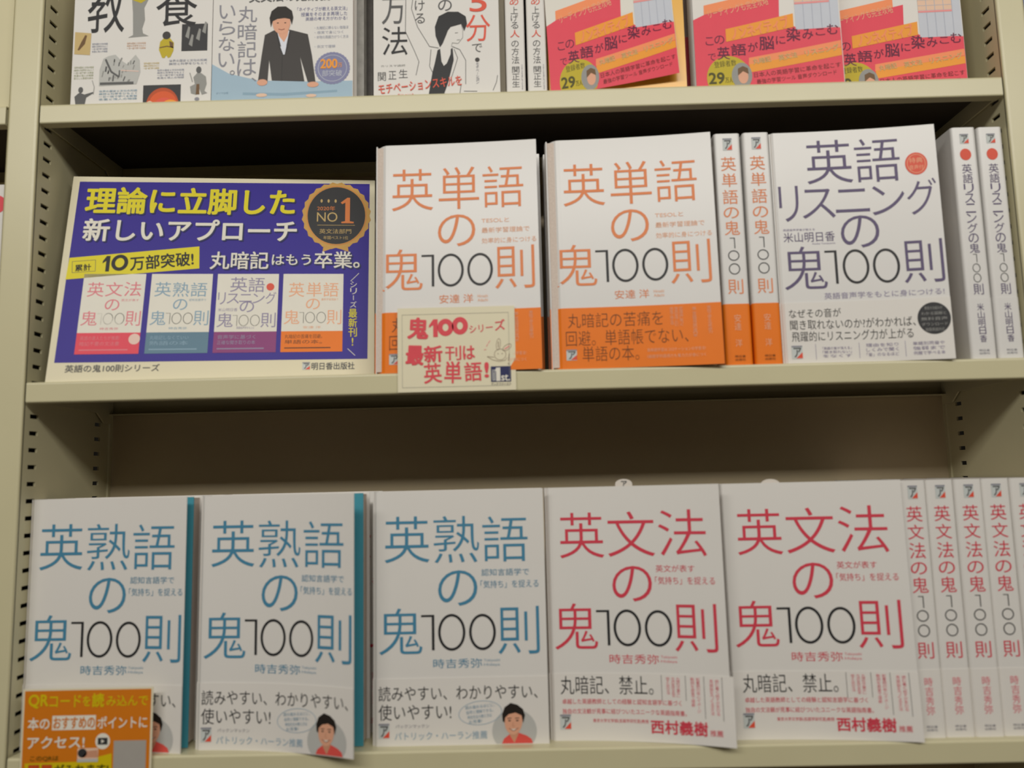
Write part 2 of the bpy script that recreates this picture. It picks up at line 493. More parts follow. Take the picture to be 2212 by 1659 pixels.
def series_cover(pr, kind, ti, li):
    B = -0.006
    for g in SER[kind]: pr.text(g[0], g[1], g[2], g[3], g[4], ti, B)
    if kind == 'listen':
        pr.text('の', 49.9, 90.5, 79.2, 116.6, ti, B)
        pr.text('鬼', 3.8, 58.5, 37.0, 93.2, ti, B); pr.one(36.1, 62.4, 45.4, 89.2, 'black'); pr.zero(49.3, 61.8, 69.5, 89.4, 'black'); pr.zero(72.2, 61.5, 92.4, 88.9, 'black')
        pr.text('則', 95.0, 60.3, 124.6, 94.6, ti, B)
        pr.text('米山明日香', 5.2, 96.8, 45.0, 104.8, ti, 0)
        pr.text('英語音声学者が教える', 5.2, 106.0, 30, 107.8, li, 0); pr.text('Asuka Yoneyama', 27, 94.2, 45, 95.9, li, 0)
        pr.text('英語音声学をもとに身につける!', 33.6, 50.3, 123.0, 55.4, li, 0)
        pr.ell(111, 156.1, 8.3, 9.1, 'ringred', 2); pr.ring(111, 156.1, 6.9, 7.7, .4, 'lorange', 3)
        pr.text('特典', 105.8, 156.6, 115.8, 161, 'lorange', 0, 3); pr.text('音声付', 105.5, 151.2, 116.2, 155, 'lorange', 0, 3)
        return
    pr.text('の', 49.2, 100.6, 79.0, 127.0, ti, B)
    pr.text('鬼', 4.2, 65.6, 36.8, 99.6, ti, B); pr.one(36.0, 68.4, 46.0, 94.4, 'black'); pr.zero(48.8, 67.8, 69.4, 94.8, 'black'); pr.zero(72.2, 67.8, 92.4, 94.4, 'black')
    pr.text('則', 94.0, 64.5, 125.2, 99.4, ti, B)
    if kind == 'word':
        smalllines(pr, 84, 118.6, 106, 123.3, ['TESOLと'], li); smalllines(pr, 84, 109.9, 122, 115.8, ['最新学習理論で'], li)
        smalllines(pr, 84, 101.2, 127.0, 107.2, ['効率的に身につける'], li)
        pr.text('安達 洋', 49.9, 54.4, 76.5, 61.4, ti, 0); smalllines(pr, 80, 54.6, 88, 61, ['Hiroshi', 'Adachi'], li)
    else:
        pr.text('認知言語学で' if kind == 'idiom' else '英文が表す', 82.3, 122.4, 118.5 if kind == 'idiom' else 111, 127.6, ti, -0.002)
        pr.text('「気持ち」を捉える', 81.5, 113.3, 125.4, 119, ti, -0.002)
        pr.text('時吉秀弥', 44.9, 55.2, 81.6, 62.0, ti, -0.002); smalllines(pr, 83, 55.5, 95, 61.8, ['Tokiyoshi', 'Hideya'], li)

def portrait(pr, cx, cy, s, clipv):
    """printed head and shoulders of a man with short black hair and a red shirt, on a grey disc"""
    pr.ell(cx, cy, 16.5 * s, 15.5 * s, 'lgrey', 1, clip=clipv)
    pr.poly([(cx - 9.5 * s, clipv), (cx - 8 * s, clipv + 3.4 * s), (cx - 4 * s, clipv + 6.4 * s), (cx + 3 * s, clipv + 7.6 * s), (cx + 9 * s, clipv + 5.4 * s), (cx + 12.5 * s, clipv + 3 * s), (cx + 13.5 * s, clipv)], 'redshirt', 2)
    pr.poly([(cx - 3.6 * s, cy + 0 * s), (cx - 3.6 * s, clipv + 6 * s), (cx - .2 * s, clipv + .4), (cx + 3 * s, clipv + 7 * s), (cx + 3.2 * s, cy + 1 * s)], 'skin2', 3)
    pr.ell(cx - .6 * s, cy + 7 * s, 6.6 * s, 9.6 * s, 'skin', 4, rot=-.08)
    pr.poly([(cx - 8.6 * s, cy + 7 * s), (cx - 9 * s, cy + 12 * s), (cx - 7 * s, cy + 17 * s), (cx - 2.5 * s, cy + 20 * s), (cx + 2.5 * s, cy + 18.6 * s), (cx + 6.5 * s, cy + 15.5 * s),
             (cx + 8 * s, cy + 11 * s), (cx + 6.6 * s, cy + 5.5 * s), (cx + 5.4 * s, cy + 11 * s), (cx + 1 * s, cy + 13 * s), (cx - 4 * s, cy + 12 * s), (cx - 6.8 * s, cy + 9.5 * s), (cx - 7.2 * s, cy + 6 * s)], 'hair', 5)
    for q in (-3.6, 2.2): pr.ell(cx + q * s, cy + 7.4 * s, 1.0 * s, .5 * s, 'hair', 6, 10); pr.line([(cx + (q - 1.6) * s, cy + 9 * s), (cx + (q + 1.5) * s, cy + 9.2 * s)], .5 * s, 'hair', 6)
    pr.line([(cx - .9 * s, cy + 6.4 * s), (cx - 1.4 * s, cy + 3.6 * s), (cx + .3 * s, cy + 3.4 * s)], .4 * s, 'skin2', 6)
    pr.poly([(cx - 3.6 * s, cy + 1.6 * s), (cx - .6 * s, cy + .2 * s), (cx + 2.4 * s, cy + 1.8 * s), (cx - .6 * s, cy + 1.4 * s)], 'white', 6)
    pr.line([(cx - 4 * s, cy + 1.9 * s), (cx - .6 * s, cy + .1 * s), (cx + 2.8 * s, cy + 2.1 * s)], .35 * s, 'darkred', 7)

def obi_print(pr, kind):
    K = 'black'
    if kind == 'idiom':
        pr.text('読みやすい、わかりやすい、', 3.7, 32.3, 122.6, 42.9, K, -0.002); pr.text('使いやすい!', 3.7, 18.5, 58, 29.8, K, -0.002)
        pr.ring(79.6, 22.8, 16.2, 8.6, .35, 'lblue', 2, rot=.1)
        for i, r_ in enumerate(['読み進めるほどに、', '自然と理解できる。', '時吉先生の教え方は', 'お見事!']):
            pr.text(r_, 68.5 + i * .8, 26.2 - i * 3.6, 90.5 - i * 1.2 - (6 if i == 3 else 0), 28.8 - i * 3.6, 'lblue', 0, 2, rot=.09)
        pr.logo(3.7, 5.7, 11.7, 16.3); pr.text('パックンマックン', 16.4, 12.8, 41.4, 15.4, 'grey'); pr.text('パトリック・ハーラン推薦', 15.7, 4.2, 84.5, 10.0, 'lblue', .004)
        portrait(pr, 104.8, 9.5, 1.0, 0.6)
    elif kind == 'word':
        C = 'obitext'
        pr.text('丸暗記の苦痛を', 12.6, 32.3, 86, 43.7, C, -0.012); pr.text('回避。単語帳でない、', 10.7, 17.9, 104.5, 29.9, C, -0.012); pr.text('単語の本。', 23.1, 5.5, 66.5, 17.2, C, -0.012)
        pr.logo(10.6, 6.7, 18.7, 15.2)
        pr.text('英単語学習はコロケーションの学習法!', 72.8, 11.5, 117, 14.3, 'lorange'); pr.text('1語語学的語感力も集力力が身につく', 72.6, 6.5, 117, 9.3, 'lorange')
        for k, (a, b, c, d) in enumerate([(98.6, 30.8, 101.4, 46), (95, 30.8, 97.8, 46), (91.4, 32, 94.2, 46), (108.5, 21.9, 111.5, 45.4), (119.8, 24, 122.8, 46)]):
            pr.vtext(['学習理論に基づく', '単語の意味ごとに', '感覚で覚える', '第二言語習得論の専門家', '実践で使える単語力'][k], a, b, c, d, 'lorange', 0)
    elif kind == 'grammar':
        pr.text('丸暗記、禁止。', 7.3, 33.2, 76.5, 46.6, K, -0.004)
        pr.text('卓越した英語教師としての経験と認知言語学に基づく', 8.3, 26.2, 96.5, 30.0, 'red', .004); pr.text('独自の文法観が見事に結びついたユニークな英語指南書。', 8.3, 19.2, 100, 23.0, 'red', .004)
        pr.logo(6.3, 8.1, 14.4, 18.8); pr.text('東京大学文学部(言語学研究室)教授', 30.9, 12.7, 72, 15.8, 'red'); pr.text('西村義樹', 73.7, 6.4, 114.5, 15.8, 'red', .022); pr.text('推薦', 116.2, 6.6, 125.4, 11, 'red')
        for u, v0 in ((82.5, 29.5), (100, 30), (113.3, 18.2), (126.2, 17.4)): pr.rect(u, v0, u + .3, 47.6, 'dgrey', 2)
        for k, (a, b, c, d) in enumerate([(93.5, 32.3, 96, 46.3), (89.8, 32.3, 92.3, 46.3), (86.1, 34, 88.6, 46.3), (107.8, 22, 110.4, 46.6), (103.8, 26, 106.4, 46.6), (121.4, 21, 124, 45.8), (117.4, 21, 120, 45.8)]):
            pr.vtext(['丸暗記は必要なし', '文法の気持ちを知る', '話すための文法', '前置詞の核心イメージ', '動詞を感覚で理解', '読む書く話すが変わる', '英語脳をつくる文法'][k], a, b, c, d, 'lred', 0)
    else:
        pr.text('なぜその音が', 5.2, 36, 45, 43.0, K, -0.004); pr.text('聞き取れないのか?がわかれば、', 5.5, 26.6, 100, 34.4, K, -0.004); pr.text('飛躍的にリスニング力が上がる', 6.2, 17.3, 97.6, 25.2, K, -0.004)
        pr.ell(113.6, 31.9, 12.0, 12.4, 'charcoal', 2)
        for i, r_ in enumerate(['発音の仕組みが', 'わかる図解と', '無料音声', 'ダウンロード', '英国英語対応']):
            hw = [6.5, 9, 9.5, 9.5, 7][i]; pr.text(r_, 113.6 - hw, 38.6 - i * 4.2, 113.6 + hw, 41.2 - i * 4.2, 'mgrey', 0, 3)
        pr.logo(5.4, 3.9, 13.6, 14.2)
        smalllines(pr, 29, 4.0, 51, 13, ['「英語の音が消える」', '「聞き取れない」', 'をなくす'], 'lpurple'); smalllines(pr, 62, 3.7, 86, 14.7, ['理由を知り', 'しくみで聞く', '「音」のなるほど'], 'lpurple'); smalllines(pr, 96.6, 3.5, 119.5, 14.7, ['単語別同音や', '強弱まで', '例題で学べる本'], 'lpurple')
        for u in (23.8, 56.7, 90.9): pr.rect(u, 3, u + .3, 15.2, 'lpurple', 2)

def series_book(label, kind, x, y, z, w, a, lean=0.0, T=20, board=None, h=187.5, group=None, printed=True, obi_out=0.0, obi_w=0.0, a_bend=1.0, name='book', rnd=3.0, obi_ext=0.0):
    ti, li = dict(idiom=('blue', 'lblue'), word=('orange', 'lorange'), grammar=('red', 'lred'), listen=('purple', 'lpurple'))[kind]
    t = thing(name, label, 'book', (x, y, z), group, lean)
    jm = GLOSS if z == Z1 else WHITE
    block_parts(t, w, h, T, jm, board=board)
    lo, hi = (a * (1 - a_bend), a * (1 + a_bend)) if a > 0 else (a, a)
    if a < 0: lo = hi = 0.0
    sh = Sheet(w, h, lo, hi, 0.0, 0.6, 0.0, 0.0); sh.rnd = rnd
    fc = sh.solid('front_cover', jm, t)
    if printed:
        pr = Print(sh); series_cover(pr, kind, ti, li); pr.build('cover_lettering', fc)
    om = PAL['obi'] if kind == 'word' else WHITEM
    ob = Sheet(w, 48.2, lo, hi, 0.55 + obi_out, 0.6, 0.0, 0.0, curl=obi_w); ob.rnd = rnd
    o = ob.solid('paper_band', om, t, th=0.3, u0=0.0, u1=w + obi_ext, nv=6)
    if kind == 'word': o['label'] = 'orange paper band round the lower cover'
    if printed:
        pr = Print(ob); obi_print(pr, kind); pr.build('band_lettering', o)
    m = MB(); m.box(-0.3, 1.6, 0, 0.3, T + .2, 48.2); m.build('band_side', om, t)
    return t

# bottom shelf, faced-out books
series_book('blue-titled white book at the left end of the bottom shelf, behind the orange card', 'idiom', -1.6, 15.1, Z0, 127.3, 0.085, board=('teal', 0.6, 'teal'))
series_book('blue-titled white book with an open curling cover, second on the bottom shelf', 'idiom', 133.5, 11.3, Z0, 127.0, 0.205, board=('teal', -1.2, 'teal'))
series_book('blue-titled white book standing flat beside the red-titled books on the bottom shelf', 'idiom', 266.5, 11.5, Z0, 130.6, 0.0)
series_book('red-titled white book next to the blue-titled ones, band hanging over the lip', 'grammar', 399.3, 16.8, Z0, 132.0, 0.16, 0.02, obi_w=3.5, obi_ext=2.6)
series_book('red-titled white book beside the row of spines on the bottom shelf', 'grammar', 534.6, 11.0, Z0, 132.6, 0.09, 0.02, obi_w=2.0, rnd=0.8)
# copies behind, seen as slivers
def behind(label, kind, x, y, z, w, group=None, T=20, lean=0.0):
    return series_book(label, kind, x, y, z, w, 0.0, lean, T, printed=(kind == 'grammar'), group=group)
behind('red-titled book behind the left end book of the bottom shelf, a sliver showing', 'grammar', 6.2, 42, Z0, 128)
behind('red-titled book behind the second bottom shelf book, a sliver at its right', 'grammar', 137.0, 46, Z0, 127.5)
behind('white book with orange band behind the left orange-titled book, its right edge showing', 'word', 273.8, 34, Z1, 128.5)
behind('white book with orange band behind the right orange-titled book, its left edge showing', 'word', 406.4, 34, Z1, 128.5)

# middle shelf, faced-out books
series_book('orange-titled white book behind the small handwritten card', 'word', 270.3, 1.8, Z1, 129.0, 0.035, 0.04, rnd=9.0)
series_book('orange-titled white book beside the two orange spines', 'word', 407.6, 3.2, Z1, 130.6, 0.06, 0.03, rnd=10.0)
series_book('white book with purple-grey title and a red dot on the middle shelf', 'listen', 587.2, 6.0, Z1, 126.6, 0.07, 0.005)

# spine-out books
def spine_book(name, label, T, h, D, group, prof_r, jm, band=None, band_h=48.2, pf=None, bpf=None):
    t = thing(name, label, 'book', (0, 0, 0), group)
    m = MB(); m.box(0.9, 3.5, 1.5, T - 0.9, D - 1.5, h - 1.5); m.build('page_block', PAGE, t)
    r = prof_r
    def prof(e, y_end, inner):
        P = [(-e, y_end)]
        for i in range(6):
            a = math.pi + math.pi / 2 * i / 5
            P.append((r + (r + e) * math.cos(a), r + (r + e) * math.sin(a)))
        for i in range(6):
            a = -math.pi / 2 + math.pi / 2 * i / 5
            P.append((T - r + (r + e) * math.cos(a), r + (r + e) * math.sin(a)))
        P.append((T + e, y_end))
        Q = [(T - inner, y_end), (T - inner, r + 1), (T - r, inner), (r, inner), (inner, r + 1), (inner, y_end)]
        return P + Q
    m = MB(); m.extrude_z(prof(0, D, 0.6), 0, h); jk = m.build('jacket', jm, t)
    sp = Sheet(T, h)
    if pf:
        pr = Print(sp, 0.1); pf(pr); pr.build('spine_lettering', jk)
    if band:
        m = MB(); m.extrude_z(prof(0.25, D * .9, 0.4), 0, band_h); b = m.build('paper_band', band, t)
        if bpf:
            pr = Print(sp, 0.4); bpf(pr); pr.build('band_lettering', b)
    return t

def series_spine(ch, ti, li, T, author, dx=0.0):
    def f(pr):
        c = T / 2 + dx
        pr.logo(c - 3.6, 173, c + 3.6, 183)
        zs = [(156, 167.5), (142.8, 153.8), (128.6, 140.4), (117, 126), (103.4, 115)]
        for g, (a, b) in zip(ch, zs): pr.text(g, c - 6, a, c + 6, b, ti, 0)
        pr.one(c - 2.4, 92.6, c + 1.6, 101.2, 'black', .7)
        pr.zero(c - 4.4, 82.6, c + 4.4, 91, 'black', .75); pr.zero(c - 4.4, 71.6, c + 4.4, 80.6, 'black', .75)
        pr.text('則', c - 6, 56, c + 6, 67.8, ti, 0)
        if author: pr.vtext(author, c - 3, 16, c + 3, 43, ti, 0); smalllines(pr, c - 4, 4.5, c + 4, 9, ['明日香', '出版社'], 'grey')
    return f

GS = 'red-titled spines at the right end of the bottom shelf'
p0 = spine_book('book', 'red-titled white spine nearest the faced-out red-titled book', 20.9, 187, 121, GS, 2.4, WHITE, WHITEM, pf=series_spine('英文法の鬼', 'red', 'lred', 20.9, '時吉秀弥'),)
labs = ['red-titled white spine nearest the faced-out red-titled book', 'second red-titled white spine from the faced-out books on the bottom shelf', 'third, middle one of the five red-titled white spines',
        'fourth red-titled white spine, next to the last at the right edge', 'last red-titled white spine, cut by the right edge of the picture']
# the author's name and foot mark lie on the band, so they are printed again on it
def _band(pr):
    pr.vtext('時吉秀弥', 20.9 / 2 - 3, 16, 20.9 / 2 + 3, 43, 'lred', 0); smalllines(pr, 6.5, 4.5, 14.5, 9, ['明日香', '出版社'], 'grey')
for ch in p0.children:
    if ch.name.startswith('paper_band'):
        pr = Print(Sheet(20.9, 187), 0.4); _band(pr); pr.build('band_lettering', ch)
for i in range(5):
    o = p0 if i == 0 else copy_tree(p0)
    o.location = ((667.2 + 21.16 * i) * MM, (7.0 + (0, .6, .2, .9, .4)[i]) * MM, 0)
    o['label'] = labs[i]
# the last spine stands against the upright

GW = 'orange-banded spines on the middle shelf'
def _wband(pr):
    pr.vtext('安達 洋', 20.8 / 2 - 2.6, 14, 20.8 / 2 + 2.6, 40, 'lorange', 0); smalllines(pr, 7, 3, 15, 8, ['明日香', '出版社'], 'obitext')
p1 = spine_book('book', 'orange-banded spine touching the faced-out orange-titled book', 20.8, 187, 121, GW, 2.6, GLOSS, PAL['obi'], pf=series_spine('英単語の鬼', 'orange', 'lorange', 20.8, None), bpf=_wband)
p1.location = (542.0 * MM, 4.0 * MM, Z1 * MM)
o = copy_tree(p1); o.location = (564.8 * MM, 3.4 * MM, Z1 * MM); o['label'] = 'orange-banded spine touching the purple-titled book'

GL = 'purple-titled spines at the right end of the middle shelf'
def _lsp(pr):
    c = 19.4 / 2
    pr.logo(c - 3.4, 173.5, c + 3.4, 181.5); pr.ell(c, 164.5, 4.4, 4.8, 'ringred', 2)
    s_ = '英語リスニングの鬼'
    for i, g in enumerate(s_):
        b = 156.5 - i * 8.1; pr.text(g, c - 3.9, b - 7.6, c + 3.9, b, 'purple', 0)
    pr.one(c - 1.8, 76.5, c + 1.2, 83.2, 'black', .5); pr.zero(c - 3, 68.5, c + 3, 75.5, 'black', .5); pr.zero(c - 3, 60.5, c + 3, 67.7, 'black', .5)
    pr.text('則', c - 3.9, 50.8, c + 3.9, 59.4, 'purple', 0)
def _lband(pr):
    c = 19.4 / 2; pr.vtext('米山明日香', c - 2.6, 13, c + 2.6, 44, 'purple', -0.002); smalllines(pr, c - 4, 3.5, c + 4, 8, ['明日香', '出版社'], 'grey')
p2 = spine_book('book', 'purple-titled spine with a red dot beside the dark gap', 19.4, 187, 121, GL, 2.6, GLOSS, GLOSS, pf=_lsp, bpf=_lband)
p2.location = (731.0 * MM, 5.0 * MM, Z1 * MM)
o = copy_tree(p2); o.location = (752.4 * MM, 5.6 * MM, Z1 * MM); o['label'] = 'purple-titled spine with a red dot pressed against the right upright'

# ------------------------------------------------------------------ sales slips peeping out of the red-titled books
def slip(label, x, y, z, r, m, hgt, txt):
    t = thing('sales_slip', label, 'paper slip', (x, y, z), 'sales slips sticking up from the red-titled books')
    P = [(-r, 0), (r, 0), (r, hgt - r * .55)]
    for i in range(9):
        a = math.pi * i / 8
        P.append((r * math.cos(a), hgt - r * .55 + r * .55 * math.sin(a)))
    P.append((-r, hgt - r * .55))
    mb = MB(); b = len(P)
    for yy in (0, 0.3):
        for (u, v) in P: mb.v.append((u, yy, v))
    mb.f.append(tuple(range(b))); mb.m.append(0); mb.f.append(tuple(range(b, 2 * b))[::-1]); mb.m.append(0)
    for i in range(b):
        j = (i + 1) % b; mb.f.append((i, i + b, j + b, j)); mb.m.append(0)
    c = mb.build('slip_paper', m, t)
    if txt:
        pr = Print(Sheet(10, 10, x0=0), 0.1)
        pr.text('ア', -2, hgt - 6.5, 2.4, hgt - 1.6, 'dgrey', .02); pr.build('slip_mark', c)
    return t
SLIP = mat('slip_paper', (222, 214, 204), 0.5)
slip('rounded slip with a dark mark above the left red-titled book', 461.0, 19.0, Z0 + 150, 6.6, SLIP, 43.0, True)
slip('rounded plain slip above the right red-titled book', 573.5, 15.5, Z0 + 150, 7.5, SLIP, 40.4, False)

# ------------------------------------------------------------------ blue advertising panel on the middle shelf
def ad_panel():
    t = thing('display_panel', 'blue advertising panel with yellow headline and gold medal on the middle shelf', 'sign', (12.6, 3.0, Z1))
    t.rotation_euler = (-0.197, 0.007, 0)
    t.rotation_mode = 'XYZ'
    t.matrix_world = Matrix.Translation((12.6 * MM, 3.0 * MM, (Z1 + .2) * MM)) @ Matrix.Rotation(0.126, 4, 'Z') @ Matrix.Rotation(-0.197, 4, 'X') @ Matrix.Rotation(-0.007, 4, 'Y')
    W, H = 253.0, 184.5
    sh = Sheet(W, H)
    bd = sh.solid('board', CREAM, t, th=2.0, nu=1, nv=1)
    pr = Print(sh, 0.1)
    pr.poly([(5.6, 179.5), (248.5, 180.8), (247.4, 16), (4.8, 15.8)], 'cover_blue', 0)
    def sh_text(s, a, b, c, d, col, bold):
        pr.text(s, a + 1.0, b - 1.0, c + 1.0, d - 1.0, 'navy', bold + .01, 2); pr.text(s, a, b, c, d, col, bold, 4)
    sh_text('理論に立脚した', 13.2, 149, 184, 173.8, 'yellow', .028)
    sh_text('新しいアプローチ', 13.9, 123.2, 186.6, 143.6, 'white', .024)
    pr.poly([(211, 128), (209, 113.6), (220, 118), (231, 113.6), (229, 128)], 'gold', 1)
    pr.ell(220.2, 149, 28.2, 31.5, 'gold', 2, n=48, scallop=.05); pr.ell(220.2, 149, 24.6, 28.0, 'charcoal', 3, n=48); pr.ring(220.2, 149, 25.6, 29.1, .5, 'copper', 4)
    pr.text('NO', 203.6, 142.6, 221, 151.8, 'goldtext', 0, 5); pr.poly([(223.6, 161.5), (229.2, 166.4), (231.6, 166.4), (231.6, 143.2), (235, 142.6), (235, 141.2), (224.4, 141.2), (224.4, 142.6), (227.6, 143.2), (227.6, 161.6), (225, 160)], 'copper', 5); pr.text('2020年', 203.6, 153.4, 219.0, 158, 'copper', 0, 5)
    for u in (206, 212, 218): pr.text('♛', u, 161, u + 3, 165, 'goldtext', 0, 5) if False else pr.ell(u + 1.2, 163, 1.0, 1.8, 'goldtext', 5, 8)
    pr.rect(204, 139, 236, 139.4, 'goldtext', 5); pr.text('英文法部門', 206, 131, 233, 135.6, 'goldtext', 0, 5); pr.text('年間ベスト1位', 209.5, 125.4, 230.5, 128.8, 'goldtext', 0, 5)
    pr.poly([(5.6, 107.4), (107.6, 118.3), (108.9, 97.9), (4.8, 87.8)], 'yellow', 2)
    pr.text('累計', 11.1, 95.6, 23.3, 101.6, 'black', .02, 4, rot=.09); pr.line([(8.2, 104), (26.2, 105.6), (27, 95.4), (9.2, 93.9), (8.2, 104)], .35, 'dgrey')
    pr.fat_one(32, 95, 37.6, 109.2, 'black', 4); pr.ring(45.4, 103, 6.6, 7.4, 3.0, 'black', 4, rot=-.1); pr.text('万部突破!', 53.6, 98.2, 103.6, 111.0, 'black', .02, 4, rot=.10)
    sh_text('丸暗記', 117.4, 97.3, 164.5, 113.4, 'white', .018); sh_text('はもう', 167.5, 101.2, 199.5, 110.9, 'white', .018); sh_text('卒業。', 202.7, 98.3, 240.2, 113.8, 'white', .018)
    pr.vtext('シリーズ', 232.8, 61.5, 238.2, 86, 'white', .0); pr.vtext('最新刊!', 231.8, 26.8, 238.6, 60.8, 'yellow', .012)
    pr.line([(233, 86), (239.9, 93.4)], .5, 'white'); pr.line([(237.4, 18.9), (231.3, 25)], .5, 'white')
    pr.text('英語の鬼100則シリーズ', 13.5, 7.6, 84.4, 13.8, 'dgrey', .012); pr.text('明日香出版社', 202.7, 7, 237, 13.2, 'dgrey', .014); pr.logo(195.4, 7.2, 201.4, 13.6)
    for (a, b, kind, ti, oc) in ((18.9, 67.3, 'grammar', 'red', 'pinkband'), (71.8, 120.3, 'idiom', 'blue', 'tealgrey'), (124.3, 173.8, 'listen', 'purple', 'plum'), (177.5, 227.0, 'word', 'orange', 'amber')):
        y0, y1 = 22.6, 92.8; sx = (b - a) / 128.0; sy = (y1 - y0) / 188.0
        pr.rect(a, y0, b, y1, 'white', 2); pr.rect(a, y0, b, y0 + 18.2, oc if oc != 'amber' else 'obi', 3)
        lt = dict(red='lred', blue='lblue', purple='lpurple', orange='lorange')[ti]
        for g in SER[kind]: pr.text(g[0], a + g[1] * sx, y0 + g[2] * sy, a + g[3] * sx, y0 + g[4] * sy, lt, 0, 3)
        q = -6 if kind == 'listen' else 0
        pr.text('の', a + 49.5 * sx, y0 + (100.8 + q) * sy, a + 79 * sx, y0 + (127 + q) * sy, lt, 0, 3)
        pr.text('鬼', a + 4.2 * sx, y0 + (65.6 + q) * sy, a + 37 * sx, y0 + (99.6 + q) * sy, lt, 0, 3)
        pr.one(a + 36 * sx, y0 + (68 + q) * sy, a + 46 * sx, y0 + (94 + q) * sy, 'mgrey', .55)
        pr.zero(a + 48.8 * sx, y0 + (67.8 + q) * sy, a + 69.4 * sx, y0 + (94.8 + q) * sy, 'mgrey', .6); pr.zero(a + 72.2 * sx, y0 + (67.8 + q) * sy, a + 92.4 * sx, y0 + (94.8 + q) * sy, 'mgrey', .6)
        pr.text('則', a + 94 * sx, y0 + (64.5 + q) * sy, a + 125 * sx, y0 + (99.4 + q) * sy, lt, 0, 3)
        sub = {'grammar': '英文が表す', 'idiom': '認知言語学で', 'listen': '米山明日香', 'word': '最新学習理論で'}[kind]
        if kind == 'listen': pr.text(sub, a + 5 * sx, y0 + 97 * sy, a + 45 * sx, y0 + 105 * sy, lt, 0, 3); pr.ell(a + 111 * sx, y0 + 156 * sy, 3.2, 3.4, 'ringred', 4)
        else: pr.text(sub, a + 82 * sx, y0 + 122 * sy, a + 118 * sx, y0 + 128 * sy, lt, 0, 3)
        pr.text({'grammar': '時吉秀弥', 'idiom': '時吉秀弥', 'listen': '英語音声学をもとに', 'word': '安達 洋'}[kind], a + 45 * sx, y0 + 55 * sy, a + 82 * sx, y0 + 61 * sy, lt, 0, 3)
        band = {'grammar': ['英語の達人たちが推薦!', '暗記不要の文法書'], 'idiom': ['丸暗記しなくていい', '熟語の本'], 'listen': ['音声学に基づく', '正確な聞き取りの本'], 'word': ['丸暗記の苦痛を回避。', '単語の本。']}[kind]
        lc = {'grammar': 'lred', 'idiom': 'lblue', 'listen': 'lpurple', 'word': 'obitext'}[kind]
        smalllines(pr, a + 3, y0 + 6.5, a + 33, y0 + 16, band, lc, 4); pr.rect(a + 3, y0 + 3, a + 40, y0 + 4, lc, 4)
        if kind == 'grammar': pr.ell(b - 4.2, y0 + 12.6, 4.4, 4.6, 'palepink', 4)
    pr.build('panel_print', bd)
ad_panel()

